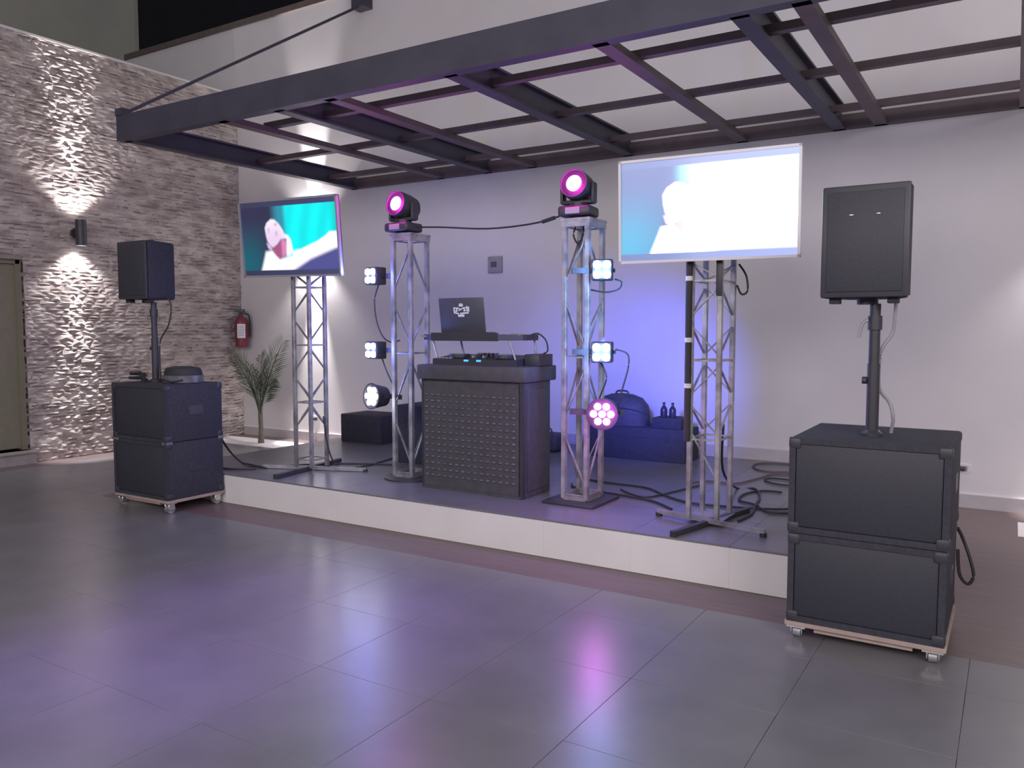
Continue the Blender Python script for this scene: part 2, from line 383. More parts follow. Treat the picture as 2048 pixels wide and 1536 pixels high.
# left-hand stack
LX, LY = -6.295, 4.11
dolly((LX, LY, 0), .74, .565, .115, 'plywood caster dolly under the left-hand subwoofer stack')
sub((LX, LY, .115), .745, .565, .483, 'lower black subwoofer of the left-hand stack')
sub((LX, LY, .600), .745, .565, .480, 'upper black subwoofer of the left-hand stack')
for x, y in ((-.372, -.012), (.33, -.012)): pass
pole((-6.46, 4.40, 1.08), .70, 'black pole holding up the left-hand loudspeaker')
speaker((-6.52, 4.25, 1.805), .40, .33, .50, 'black loudspeaker on pole in front of the stone wall')
# latches joining the left stack
for i, (x, y) in enumerate(((LX - .375, LY), (LX + .375, LY), (LX + .375, LY + .565))):
    lt = thing('stack_latch', ('metal butterfly latch at the far left corner joint of the left stack', 'metal butterfly latch at the near front corner joint of the left stack', 'metal butterfly latch at the stage-side corner joint of the left stack')[i], 'latch', (x, y, .585), 0, 'latches on the left stack')
    part('plate', MB().b2((-.05 if i else 0, -.01, 0), (.006, -.004, .022)).b2((-.004, -.01 if i < 2 else -.06, 0), (.007, .055 if i < 2 else .004, .022)) if i else MB().b2((0, -.01, 0), (.10, -.004, .02)), M_CHROME, lt)

# ------------------------------------------------------------------ truss towers
def truss(t, wx, wy, z1, ch, levels, full=False, m=M_METAL, z0=.03):
    c = [(-wx / 2, -wy / 2), (wx / 2, -wy / 2), (wx / 2, wy / 2), (-wx / 2, wy / 2)]
    for x, y in c: part('chord', MB().b2((x - ch / 2, y - ch / 2, z0), (x + ch / 2, y + ch / 2, z1), bevel=.003, seg=1), m, t)
    for zz in levels:
        for (a, b), (d, e) in zip(c, c[1:] + c[:1]): part('crossbar', MB().bar((a, b, zz), (d, e, zz), .012, .012), m, t)
    for za, zb in zip(levels, levels[1:]):
        for k, ((a, b), (d, e)) in enumerate(zip(c, c[1:] + c[:1])):
            if k % 2: a, b, d, e = d, e, a, b
            g = .06 * (zb - za); mid = (za + zb) / 2
            part('brace', MB().bar((d, e, zb - g), (a, b, mid + g), .014, .008), m, t)
            if za > .3 or full: part('brace', MB().bar((a, b, mid - g), (d, e, za + g), .014, .008), m, t)
def tv_stand(loc, label, rz, front_arm):
    t = thing('truss_stand', label, 'truss stand', loc, 0, 'truss stands under televisions')
    return t
tl = thing('truss_stand', 'grey metal truss stand under the left television', 'truss stand', (-5.44, 5.265, ST), 0, 'truss stands under televisions')
truss(tl, .195, .19, 2.0, .032, [.10, .62, 1.14, 1.66, 1.95])
part('base_bar', MB().bar((.10, -.52, .022), (-.06, .42, .022), .05, .035), M_PLASTIC, tl)
part('base_bar', MB().bar((-.42, -.20, .02), (.52, .16, .02), .035, .03), M_METAL, tl)
for x, y in ((.10, -.51), (-.06, .41), (-.41, -.195), (.51, .155)): part('foot', MB().cyl((x, y, 0), (x, y, .02), .022, n=10), M_RUBBER, tl)
part('tv_bracket', MB().b2((-.14, -.115, 1.86), (.14, -.09, 1.90)).b2((-.2, -.118, 1.80), (.2, -.106, 2.05)), M_PLASTIC, tl)
tr = thing('truss_stand', 'worn grey metal truss stand under the large right television', 'truss stand', (-1.705, 5.265, ST), 0, 'truss stands under televisions')
truss(tr, .19, .28, 1.90, .033, [.56, 1.08, 1.60, 1.86])
part('brace', MB().bar((-.095, -.14, .62), (.095, -.14, .30), .014, .008), M_METAL, tr)
part('base_bar', MB().bar((-.34, -.07, .035), (.44, -.27, .035), .024, .028), M_METAL, tr)
part('base_bar', MB().bar((-.05, -.56, .02), (.16, .36, .02), .035, .03), M_PLASTIC, tr)
for x, y in ((-.33, -.07), (.43, -.265), (-.045, -.55), (.155, .35)): part('foot', MB().cyl((x, y, 0), (x, y, .025), .022, n=10), M_RUBBER, tr)
part('foot_plate', MB().b2((-.13, -.17, .028), (.13, .17, .034)), M_METAL, tr)
part('cable_sleeve', MB().cyl((-.105, -.165, .55), (-.105, -.165, 1.88), .022, n=12), M_RUBBER, tr, 'black sleeve strapped to the truss')
for zz in (.90, 1.20, 1.60, 1.80): part('tape_band', MB().cyl((-.105, -.165, zz), (-.105, -.165, zz + .03), .024, n=12), M_TAPE, tr)
part('tv_bracket', MB().b2((-.14, -.172, 1.86), (.14, -.12, 1.89)).b2((-.2, -.176, 1.80), (.2, -.165, 2.0)), M_PLASTIC, tr)
part('power_brick', MB().b2((.075, -.175, 1.50), (.115, -.155, 1.74), bevel=.004), M_PLASTIC, tr)

def dj_tower(loc, label, wx, wy, hz, plate_r):
    t = thing('light_tower', label, 'truss tower', loc, 0, 'truss towers beside the booth')
    truss(t, wx, wy, hz, .036, [.06, 1.08, 2.03], True)
    if plate_r: part('base_plate', MB().lathe([(.24, 0), (.24, .014), (.22, .02)], 28), M_PLASTIC, t)
    else: part('base_plate', MB().box((0, -.02, .011), (.42, .46, .022), bevel=.004), M_PLASTIC, t)
    for (a, b, c_, d) in ((-wx / 2, -wy / 2, wx / 2, -wy / 2), (-wx / 2, wy / 2, wx / 2, wy / 2), (wx / 2, -wy / 2, wx / 2, wy / 2), (-wx / 2, -wy / 2, -wx / 2, wy / 2)):
        part('base_rail', MB().bar((a, b, .036), (c_, d, .036), .03, .03), M_METAL, t)
    part('top_plate', MB().box((0, 0, hz + .008), (wx + .05, wy + .05, .016)), M_METAL, t)
    part('top_rim', MB().b2((-wx / 2 - .02, -wy / 2 - .022, hz - .045), (wx / 2 + .02, -wy / 2 - .018, hz)).b2((wx / 2 + .018, -wy / 2 - .02, hz - .045), (wx / 2 + .022, wy / 2 + .02, hz)), M_METAL, t)
    return t
T1 = (-4.39, 5.42, ST); T2 = (-2.715, 5.37, ST)
dj_tower(T1, 'metal truss light tower left of the booth', .185, .22, 2.07, True)
dj_tower(T2, 'metal truss light tower right of the booth', .185, .24, 2.07, False)

# ------------------------------------------------------------------ moving heads
M_PINK = emit('hot_pink_lens', (1.0, .62, .90), 14)
M_MAGENTA = emit('magenta_added_glow', (1.0, .0, .62), 1.5)  # emissive ring added to strengthen the magenta glow around the lens
M_PINKRIM = mat('magenta_lens_housing', (.06, .03, .06), .35)
def moving_head(loc, rz, label, e=5):
    t = thing('moving_head_light', label, 'stage light', loc, rz, 'moving heads on the towers')
    part('base', MB().box((0, 0, .055), (.25, .22, .075), bevel=.02, seg=3).cyl((0, 0, 0), (0, 0, .02), .06, n=16), M_PLASTIC, t)
    part('panel', MB().box((-.01, -.111, .055), (.11, .004, .045), bevel=.001, seg=1), M_GREYPL, t)
    part('yoke', MB().cyl((0, 0, .092), (0, 0, .12), .07, n=18).box((0, 0, .125), (.25, .075, .03), bevel=.01).box((-.118, 0, .19), (.026, .085, .15), bevel=.011).box((.118, 0, .19), (.026, .085, .15), bevel=.011), M_PLASTIC, t)
    d = Vector((-.05, -.97, .16)).normalized(); Mh = Matrix.Translation((0, .0, .235)) @ d.to_track_quat('Z', 'Y').to_matrix().to_4x4()
    hd = part('head', MB().lathe([(.02, -.15), (.07, -.14), (.102, -.10), (.110, -.03), (.108, .07), (.104, .10), (.097, .10), (.095, .085)], 26, Mh), M_PLASTIC, t)
    part('lens', MB().lathe([(.066, .086), (.066, .092), (.045, .10), (.02, .104)], 24, Mh), M_PINK, hd)
    part('lens_rim', MB().lathe([(.104, .095), (.104, .106), (.098, .106), (.098, .095)], 24, Mh), M_PLASTIC, hd)
    part('glow_ring', MB().lathe([(.097, .086), (.097, .094), (.067, .094), (.067, .086)], 24, Mh), M_MAGENTA, hd, 'magenta glow ring added round the lens')
    light('pink_lamp_light', 'POINT', tuple(Vector((0, 0, .235)) + d * .145), e, (1, .03, .72), t, shadow_soft_size=.05)
    return t
moving_head((T1[0] - .045, T1[1] - .03, ST + 2.086), 0, 'moving head with pink lens on the left truss tower', 9)
moving_head((T2[0] - .03, T2[1] - .03, ST + 2.086), R(8), 'moving head with pink lens on the right truss tower', 9)

# ------------------------------------------------------------------ LED pars
M_LEDB = emit('blue_white_led', (.72, .86, 1.0), 16); M_LEDC = emit('cyan_white_led', (.72, 1.0, 1.0), 16)
M_LEDW = emit('white_led', (.95, .98, 1.0), 18); M_LEDP = emit('pink_led', (1.0, .42, .95), 16)
def quad_par(loc, rz, side, label, led, col, e):
    t = thing('led_block_light', label, 'stage light', loc, rz, 'square four-lens lights on the towers')
    part('housing', MB().box((0, .055, 0), (.15, .11, .15), bevel=.01), M_PLASTIC, t)
    part('face_plate', MB().box((0, -.002, 0), (.135, .008, .135), bevel=.003, seg=1), M_PLASTIC, t)
    for sx in (-1, 1):
        for sz in (-1, 1): part('led_lens', MB().lathe([(.030, 0), (.028, .010), (.016, .017)], 18, Matrix.Translation((sx * .034, -.006, sz * .034)) @ Matrix.Rotation(R(90), 4, 'X')), led, t)
    part('bracket', MB().b2((-.088, .05, -.012), (-.080, .13, .012)).b2((.080, .05, -.012), (.088, .13, .012)).b2((-.088, .125, -.012), (.088, .133, .012)), M_PLASTIC, t)
    part('clamp', MB().bar((side * .085, .10, 0), (side * .22, .07, 0), .035, .04), M_PLASTIC, t)
    light('led_light', 'POINT', (0, -.13, 0), e, col, t, shadow_soft_size=.05)
    return t
def round_par(loc, rz, tilt, side, label, led, col, e):
    t = thing('led_par_can', label, 'stage light', loc, rz, 'round par lights low on the towers')
    Mh = Matrix.Rotation(R(90 - tilt), 4, 'X')
    part('can', MB().lathe([(.05, -.15), (.085, -.13), (.10, -.05), (.105, .0), (.115, .005), (.115, .014), (.10, .014), (.098, .004)], 26, Mh), M_PLASTIC, t)
    for k in range(7):
        a = k * math.pi / 3; q = (0, 0) if k == 6 else (.062 * math.cos(a), .062 * math.sin(a))
        part('led_lens', MB().lathe([(.026, .006), (.024, .016), (.012, .022)], 16, Mh @ Matrix.Translation((*q, 0))), led, t)
    part('yoke', MB().b2((-.128, .04, -.015), (-.120, .16, .015)).b2((.120, .04, -.015), (.128, .16, .015)).b2((-.128, .155, -.015), (.128, .163, .015)), M_PLASTIC, t)
    part('clamp', MB().bar((side * .12, .12, 0), (side * .26, .10, 0), .035, .04), M_PLASTIC, t)
    light('par_light', 'POINT', (0, -.26, -.06), e, col, t, shadow_soft_size=.06)
    return t
BL, CY = (.16, .22, 1), (.15, .40, 1)
quad_par((-4.70, 5.27, 2.00), R(-8), 1, 'upper four-lens blue light on the left tower', M_LEDB, BL, 11)
quad_par((-4.705, 5.27, 1.363), R(-8), 1, 'middle four-lens blue light on the left tower', M_LEDB, BL, 11)
round_par((-4.70, 5.27, .965), R(-12), 4, 1, 'round white par light low on the left tower', M_LEDW, (.75, .82, 1), 3)
quad_par((-2.485, 5.20, 1.965), R(22), -1, 'upper four-lens cyan light on the right tower', M_LEDC, CY, 13)
quad_par((-2.485, 5.20, 1.381), R(18), -1, 'middle four-lens cyan light on the right tower', M_LEDC, CY, 13)
round_par((-2.46, 5.17, .945), R(14), -8, -1, 'round pink par light low on the right tower', M_LEDP, (.85, .12, 1), 8)
# spots added to tint the back wall blue, then the heads' floor beams
light('wall_wash_spot', 'SPOT', (-2.50, 5.42, 1.40), 470, (.10, .13, 1), aim=(-.36, 1, -.16), spot_size=R(62), spot_blend=1, shadow_soft_size=.1)
light('wall_wash_spot', 'SPOT', (-4.62, 5.42, 1.45), 80, (.25, .25, 1), aim=(-.35, 1, .1), spot_size=R(90), spot_blend=1, shadow_soft_size=.1)
def floor_beam(src, dst, e, col, size):
    light('floor_beam', 'SPOT', src, e, col, aim=Vector(dst) - Vector(src), spot_size=R(size), spot_blend=1, shadow_soft_size=.08)
floor_beam((-4.45, 5.10, 2.62), (-3.4, 2.7, 0), 22, (.42, .16, 1), 58)
floor_beam((-2.75, 5.06, 2.62), (-2.9, 3.5, 0), 16, (.45, .14, 1), 55)
# violet spots added out of view overhead to colour the dance floor
floor_beam((-3.2, 2.2, 6.9), (-3.35, 2.8, 0), 1000, (.40, .16, 1), 24)
floor_beam((-3.4, 1.6, 6.9), (-3.3, 1.35, 0), 900, (.30, .16, 1), 24)
floor_beam((-2.2, 2.6, 6.9), (-2.35, 3.3, 0), 420, (.42, .16, 1), 18)

# ------------------------------------------------------------------ televisions with a moving-image frame on the screen
def sm(a, b, x):
    t = max(0, min(1, (x - a) / (b - a))); return t * t * (3 - 2 * t)
def mixc(a, b, t): return tuple(p * (1 - t) + q * t for p, q in zip(a, b))
def quad_uv(x, y):
    for _ in range(1):
        t = (y - (215 - (x - 140) * .084)) / ((1390 - (x - 220) * .02) - (215 - (x - 140) * .084))
        l, r = 140 + 80 * t, 1690 + 65 * t
    return ((x - l) / (r - l), 1 - t)
def shape(pts): return [quad_uv(*p) for p in pts]
P_FACE = shape([(560, 600), (590, 520), (660, 458), (720, 465), (790, 530), (850, 620), (880, 690), (950, 730), (990, 800), (1010, 900), (1020, 990), (960, 1060), (915, 1060), (905, 960), (915, 800), (880, 770), (830, 790), (770, 870), (700, 930), (640, 880), (600, 820), (575, 720)])
P_NECK = shape([(820, 790), (890, 780), (915, 850), (905, 1050), (810, 1110), (750, 1060), (680, 960), (700, 925), (770, 870)])
P_EAR = shape([(585, 850), (640, 880), (685, 940), (655, 970), (610, 930)])
P_HAIR = shape([(580, 815), (620, 850), (600, 900), (660, 970), (600, 1005), (572, 980)])
P_ARM = shape([(500, 1310), (540, 1150), (575, 1000), (680, 970), (800, 1110), (1010, 1060), (1020, 990), (1160, 940), (1400, 820), (1540, 720), (1590, 660), (1730, 648), (1760, 890), (1600, 965), (1300, 1105), (1050, 1280), (1000, 1320)])
def soft(poly, u, v, e=.010):
    ins = False; d2 = 9
    for i in range(len(poly)):
        (x0, y0), (x1, y1) = poly[i - 1], poly[i]
        if (y0 > v) != (y1 > v) and u < (x1 - x0) * (v - y0) / (y1 - y0) + x0: ins = not ins
        dx, dy = x1 - x0, (y1 - y0) * .56; px, py = u - x0, (v - y0) * .56
        t = max(0, min(1, (px * dx + py * dy) / (dx * dx + dy * dy + 1e-9))); d2 = min(d2, (px - t * dx) ** 2 + (py - t * dy) ** 2)
    d = math.sqrt(d2); return sm(-e, e, d if ins else -d)
def picture(u, v):
    # teal curtain, dark at the left
    c = mixc((.030, .030, .080), (.012, .12, .17), sm(.85, .15, v) * sm(.42, .05, u))
    c = mixc(c, (.03, .30, .42), sm(.30, .42, u) * sm(.25, .6, v))
    fold = .5 + .5 * math.sin(u * 34 + 1.5 * math.sin(v * 4))
    c = mixc(c, mixc((0, .72, .78), (.0, 1.0, 1.0), .4 + .6 * fold), sm(.44, .50, u))
    c = mixc(c, (.0, .50, .48), sm(.90, 1.0, u) * .7)
    c = mixc(c, (.085, .085, .30), sm(.0, .02, (u - .48) * .62 + .10 - v))
    c = mixc(c, (.05, .03, .09), soft(P_HAIR, u, v))
    c = mixc(c, (1.25, 1.2, 1.3), soft(P_ARM, u, v, .010 if v > .35 else .022))
    c = mixc(c, (.70, .55, .80), soft(P_EAR, u, v))
    c = mixc(c, mixc((.88, .68, .92), (1.05, .96, 1.05), max(0, min(1, sm(.50, .80, v) * .8 + sm(.40, .50, u)))), soft(P_FACE, u, v))
    c = mixc(c, mixc((.40, .10, .24), (.75, .26, .50), sm(.40, .44, u) * sm(.50, .47, u)), soft(P_NECK, u, v, .014))
    for (ex, ey), ew, eh, k in (((740, 545), .022, .026, .4), ((622, 640), .016, .045, .3), ((750, 690), .016, .045, .35), ((903, 795), .012, .03, .7)):
        eu, ev = quad_uv(ex, ey); c = mixc(c, (.22, .13, .26), k * sm(1.2, .4, math.hypot((u - eu) / ew, (v - ev) / eh)))
    if v > .935 or v < .065: c = mixc((.04, .04, .085), (.06, .06, .16), u)
    return c
def overexposed(u, v):
    c = picture(u, v); k = 1.0 if .065 <= v <= .935 else .5
    g = sm(.22, .50, u) * .62 * k
    return tuple(min(3, x * 1.0 + g * max(c)) for x in c)
def screen_mat(name, strength, veil):
    m = bpy.data.materials.new(name); m.use_nodes = True; N = m.node_tree.nodes; L = m.node_tree.links
    b = N['Principled BSDF']; b.inputs['Base Color'].default_value = (.01, .01, .012, 1); b.inputs['Roughness'].default_value = .25
    at = N.new('ShaderNodeVertexColor'); at.layer_name = 'picture'
    ad = N.new('ShaderNodeMix'); ad.data_type = 'RGBA'; ad.blend_type = 'ADD'; ad.inputs[0].default_value = 1; ad.inputs[7].default_value = (*veil, 1)
    L.new(at.outputs[0], ad.inputs[6]); L.new(ad.outputs[2], b.inputs['Emission Color']); b.inputs['Emission Strength'].default_value = strength
    return m
def television(loc, yaw, tilt, roll, wd, label, sm_mat, bez, pic):
    t = thing('television', label, 'television', loc, 0, 'televisions on truss stands')
    t.rotation_mode = 'XYZ'
    t.rotation_euler = (Matrix.Rotation(yaw, 3, 'Z') @ Matrix.Rotation(tilt, 3, 'X') @ Matrix.Rotation(roll, 3, 'Y')).to_euler()
    h = wd * .578; k = .017
    part('bezel', MB().b2((-wd / 2, -.012, -h / 2), (-wd / 2 + k, .02, h / 2)).b2((wd / 2 - k, -.012, -h / 2), (wd / 2, .02, h / 2)).b2((-wd / 2, -.012, h / 2 - k), (wd / 2, .02, h / 2)).b2((-wd / 2, -.012, -h / 2), (wd / 2, .02, -h / 2 + k)), bez, t)
    part('back_cover', MB().b2((-wd / 2 + .005, .018, -h / 2 + .005), (wd / 2 - .005, .035, h / 2 - .005)).b2((-wd * .32, .03, -h * .38), (wd * .32, .062, h * .2), bevel=.01), M_TVBACK, t)
    nx, ny = 168, 96; v = []; cols = []; f = []
    for j in range(ny + 1):
        for i in range(nx + 1):
            u, q = i / nx, j / ny; v.append((-wd / 2 + k + u * (wd - 2 * k), 0, -h / 2 + k + q * (h - 2 * k))); cols.append(pic(u, q))
    for j in range(ny):
        for i in range(nx): a = j * (nx + 1) + i; f.append((a, a + 1, a + nx + 2, a + nx + 1))
    me = bpy.data.meshes.new('screen'); me.from_pydata(v, [], f); me.materials.append(sm_mat)
    ca = me.color_attributes.new('picture', 'FLOAT_COLOR', 'POINT')
    for n_, c in enumerate(cols): ca.data[n_].color = (*c, 1)
    link('screen', me, t)
    return t
television((-5.44, 5.035, 2.345), .03, .103, .019, 1.175, 'smaller television on the left truss stand, teal picture of a tilted face', screen_mat('left_screen', 1.0, (.0, .0, .0)), M_TVB, picture)
television((-1.68, 5.01, 2.312), .055, .044, .002, 1.155, 'large bright television with white frame on the right truss stand', screen_mat('right_screen', 3.0, (.036, .060, .115)), M_TVW, overexposed)

# ------------------------------------------------------------------ DJ booth and what stands on it
bt = thing('dj_booth', 'charcoal DJ booth with a studded front panel', 'dj booth', (-3.575, 5.14, ST), 0)
part('body', MB().b2((-.475, .015, .0), (.475, .42, .885), bevel=.004, seg=1), M_BOOTH, bt)
part('front_panel', MB().b2((-.465, .0, .02), (.44, .018, .87), bevel=.003, seg=1), M_BOOTH, bt)
part('top_box', MB().b2((-.51, -.03, .885), (.51, .46, 1.002), bevel=.012), M_BOOTH, bt)
part('corner_trim', MB().b2((.45, -.004, 0), (.478, .03, .885)), M_PLASTIC, bt); part('corner_trim', MB().b2((-.478, -.004, 0), (-.462, .03, .885)), M_PLASTIC, bt)
part('base_trim', MB().b2((-.47, -.006, .0), (.45, .012, .022)), M_BOOTH, bt)
part('side_panel', MB().b2((.475, .06, .05), (.483, .39, .83), bevel=.003, seg=1), M_BOOTH, bt)
sv = MB()
for r in range(14):
    for c in range(15):
        x = -.425 + c * .0585; z = .105 + r * .050
        sv.box((x, -.004, z + .008), (.032, .018, .018), bevel=.006, seg=1)
o = part('stud_grid', sv, M_STUD, bt, 'rows of small raised grey studs'); o['kind'] = 'stuff'
TOP = ST + 1.002
cn = thing('dj_controller', 'black DJ controller with two jog wheels on the booth', 'dj controller', (-3.60, 5.22, TOP), 0)
part('body', MB().prism([(-.155, .0), (.155, .0), (.155, .075), (-.155, .045)], -.40, .40, Matrix(((0, 0, 1, 0), (1, 0, 0, .15), (0, 1, 0, 0), (0, 0, 0, 1)))), M_PLASTIC, cn)
for x in (-.22, .22): part('jog_wheel', MB().cyl((x, .12, .055), (x, .12, .082), .085, n=28), M_PLASTIC, cn); part('jog_plate', MB().cyl((x, .12, .082), (x, .12, .085), .07, n=28), M_GREYPL, cn)
for i in range(4):
    for j in range(3): part('knob', MB().cyl((-.06 + i * .04, .16 + j * .045, .06), (-.06 + i * .04, .16 + j * .045, .090), .011, n=10), M_PLASTIC, cn)
for x in (-.05, .05): part('fader', MB().b2((x - .008, .06, .055), (x + .008, .085, .075)), M_GREYPL, cn)
M_BLUELED = emit('blue_pad_led', (.05, .25, 1), 3)
for x in (-.07, .05): part('pad', MB().b2((x - .022, -.0055, .028), (x + .022, .0, .042)), M_BLUELED, cn)
part('front_logo', MB().b2((.13, -.004, .022), (.24, .0, .034)), M_GREYPL, cn)
for i in range(8): part('pad', MB().b2((-.36 + (i % 4) * .035, .02 + (i // 4) * .02, .047), (-.335 + (i % 4) * .035, .035 + (i // 4) * .02, .056)), M_GREYPL, cn)
solo('power_supply_box', MB().box((0, 0, .045), (.13, .22, .09), bevel=.006), M_PLASTIC, 'small black box beside the controller at the right end of the booth', 'box', loc=(-3.125, 5.42, TOP))
ls = thing('laptop_stand', 'flat black tray on slanted metal legs above the controller', 'laptop stand', (-3.70, 5.20, TOP), 0)
part('tray', MB().prism([(-.42, .10), (-.30, 0), (.34, 0), (.49, .12), (.49, .36), (-.50, .36), (-.50, .16)], .195, .24), M_PLASTIC, ls)
part('tray_lip', MB().b2((-.30, -.006, .19), (.34, .006, .255)), M_PLASTIC, ls)
for x, dx, y in ((-.34, .06, .05), (-.26, .05, .33), (.40, .07, .05), (.46, .03, .33)): part('leg', MB().cyl((x, y + .02, .20), (x + dx, y + .02, .005), .009, n=8), M_METAL, ls)
part('end_clip', MB().b2((-.50, .12, .215), (-.40, .16, .232)), M_CHROME, ls); part('end_clip', MB().b2((.40, .10, .235), (.48, .16, .25)), M_CHROME, ls)
lp = thing('laptop', 'open charcoal laptop with white emblem on its lid', 'laptop', (-3.825, 5.40, TOP + .2405), 0)
part('keyboard_base', MB().b2((-.22, .0, 0), (.22, .15, .018), bevel=.004), M_LAPTOP, lp)
lidR = Matrix.Rotation(R(8), 3, 'X')
ld = part('lid', MB().box((0, -.018, .155), (.445, .010, .285), rot=lidR, bevel=.005), M_LAPTOP, lp)
lm = MB()
def mark(x, z, w_, h_, rr=0):
    yv = -.018 - .0052 - (z - .155) * math.tan(R(8)) - .0005
    lm.box((x, yv, z), (w_, .002, h_), rot=lidR @ Matrix.Rotation(rr, 3, 'Y'))
# top tuft, five letter-like strokes, underline and a pill below
mark(0, .234, .040, .016); mark(-.006, .246, .012, .012); mark(.012, .245, .010, .010)
for x, z, hh in ((-.070, .200, .042), (-.045, .196, .032), (.030, .202, .036), (.058, .206, .046), (.074, .204, .04)): mark(x, z, .012, hh)
for x, z in ((-.058, .214), (-.058, .188), (.045, .216), (.048, .196)): mark(x, z, .028, .008)
mark(-.018, .208, .05, .008, R(20)); mark(.008, .208, .05, .008, R(-25)); mark(-.020, .196, .022, .007)
mark(-.05, .172, .05, .010, R(10)); mark(.03, .172, .085, .012, R(-4)); mark(-.004, .152, .062, .018)
part('emblem', lm, M_WHITE, ld, 'white crest of blocky lettering')

# ------------------------------------------------------------------ things at the back of the stage
def carton(name, loc, size, m, label, cat, bev=.008):
    t = thing(name, label, cat, loc, 0)
    part('body', MB().b2((0, 0, 0), size, bevel=bev), m, t)
    part('lid_seam', MB().b2((-.002, -.002, size[2] * .70), (size[0] + .002, size[1] + .002, size[2] * .72)), M_PLASTIC, t)
    for x in (.15, .8): part('latch', MB().b2((size[0] * x, -.006, size[2] * .62), (size[0] * x + .04, 0, size[2] * .78)), M_PLASTIC, t)
    return t
carton('equipment_case', (-6.53, 6.78, ST), (.60, .45, .315), M_BLACK, 'low black case at the back left of the stage', 'case')
carton('rack_case', (-5.02, 5.98, ST), (.42, .40, .56), M_BLACK, 'black rack case behind the left truss tower', 'case')
carton('equipment_case', (-3.66, 7.33, ST), (1.04, .40, .32), M_BLACK, 'long black case against the wall behind the right tower', 'case')
carton('equipment_case', (-2.98, 7.38, ST + .32), (.30, .28, .10), M_BLACK, 'small black box on the long case', 'box', .005)
bg = MB(); bg.lathe([(.30, 0), (.30, .10), (.28, .20), (.22, .27), (.12, .305), (.02, .315)], 24, Matrix.Translation((0, 0, 0)) @ Matrix.Diagonal((1.0, .55, 1, 1)))
gb = thing('gear_bag', 'dark rounded gear bag on the long case', 'bag', (-3.36, 7.53, ST + .321), 0)
part('shell', bg, M_BAG, gb); part('zip', MB().tube([(-.29, -.05, .12), (-.15, -.145, .17), (0, -.165, .18), (.15, -.145, .17), (.29, -.05, .12)], .006), M_PLASTIC, gb)
part('handle', MB().tube([(-.07, 0, .30), (-.05, 0, .335), (.05, 0, .335), (.07, 0, .30)], .010, smooth=3), M_PLASTIC, gb)
for i, x in enumerate((-2.90, -2.81)):
    b = thing('bottle', ('dark bottle on the small box, nearer the gear bag', 'dark bottle on the small box, nearer the right truss stand')[i], 'bottle', (x, 7.50, ST + .421), 0, 'bottles on the small box')
    part('glass', MB().lathe([(.033, 0), (.034, .07), (.028, .09), (.013, .11), (.012, .13)], 14), M_BOTTLE, b); part('cap', MB().cyl((0, 0, .13), (0, 0, .145), .014, n=10), M_PLASTIC, b)
sb = thing('cable_bag', 'small black bag on the stage behind the right side of the booth', 'bag', (-4.20, 7.42, ST), 0)
part('body', MB().box((0, 0, .095), (.42, .26, .19), bevel=.05, seg=3), M_BAG, sb); part('handle', MB().tube([(-.09, 0, .185), (-.06, 0, .235), (.06, 0, .235), (.09, 0, .185)], .009, smooth=3), M_PLASTIC, sb)
# equipment left lying on the left stack
eb = thing('soft_case', 'rounded black case wrapped in plastic on the left subwoofer stack', 'case', (-6.17, 4.47, 1.08), 0)
part('shell', MB().lathe([(.15, 0), (.165, .04), (.165, .09), (.15, .125), (.08, .14), (.01, .142)], 24, Matrix.Diagonal((1.05, .9, 1, 1))), M_RUBBER, eb)
part('plastic_wrap', MB().lathe([(.172, .004), (.174, .065)], 24, Matrix.Diagonal((1.06, .92, 1, 1))), M_CLEAR, eb)
part('strap', MB().tube([(-.15, -.10, .02), (-.08, -.155, .03), (.06, -.16, .015), (.14, -.11, .03)], .008), M_PLASTIC, eb)
cb = thing('coiled_cable', 'coil of black cable beside the pole on the left stack', 'cable', (-6.57, 4.30, 1.08), 0)
pts = [(.075 * math.cos(a * .5) * (1 - .01 * a), .075 * math.sin(a * .5) * (1 - .01 * a), .012 + .003 * a) for a in range(0, 26)]
part('coil', MB().tube(pts, .011, smooth=2), M_CABLE, cb); part('coil_tie', MB().b2((.058, -.012, .0), (.092, .012, .085)), M_PLASTIC, cb)

# ------------------------------------------------------------------ on the walls
fx = thing('fire_extinguisher', 'red fire extinguisher with white label in the corner by the palm', 'extinguisher', (XL + .16, 7.80, 1.28), R(52))
part('bottle', MB().lathe([(.06, 0), (.088, .015), (.09, .05), (.09, .36), (.075, .41), (.035, .44), (.03, .46)], 22), M_RED, fx)
lb = part('label', MB().lathe([(.0912, .12), (.0912, .34)], 22), M_RED, fx)
lw = MB()
for k in range(6): a0 = R(-125 + k * 12); lw.box((.0915 * math.cos(a0), .0915 * math.sin(a0), .235), (.003, .020, .20), rot=Matrix.Rotation(a0, 3, 'Z'))
sb2 = part('paper', lw, M_WHITE, lb, 'white instruction label')
tx = MB()
for j in range(7):
    for k in range(1, 5): a0 = R(-125 + k * 12); tx.box((.0936 * math.cos(a0), .0936 * math.sin(a0), .17 + j * .022), (.001, .019, .007), rot=Matrix.Rotation(a0, 3, 'Z'))
part('label_print', tx, M_GREYPL, lb)
part('valve', MB().cyl((0, 0, .46), (0, 0, .52), .025, n=12).b2((-.09, -.012, .505), (.05, .012, .52)).b2((-.09, -.012, .53), (.05, .012, .545)).b2((.03, -.012, .505), (.05, .012, .545)), M_PLASTIC, fx)
part('hose', MB().tube([(.03, 0, .49), (.10, 0, .46), (.115, 0, .35), (.112, 0, .15)], .011), M_RUBBER, fx)
part('wall_hook', MB().b2((-.02, .05, .40), (.02, .19, .43)), M_PLASTIC, fx)
sw = thing('wall_switch_box', 'grey switch box on the white wall between the towers', 'switch', (-5.155, D, 2.29), 0)
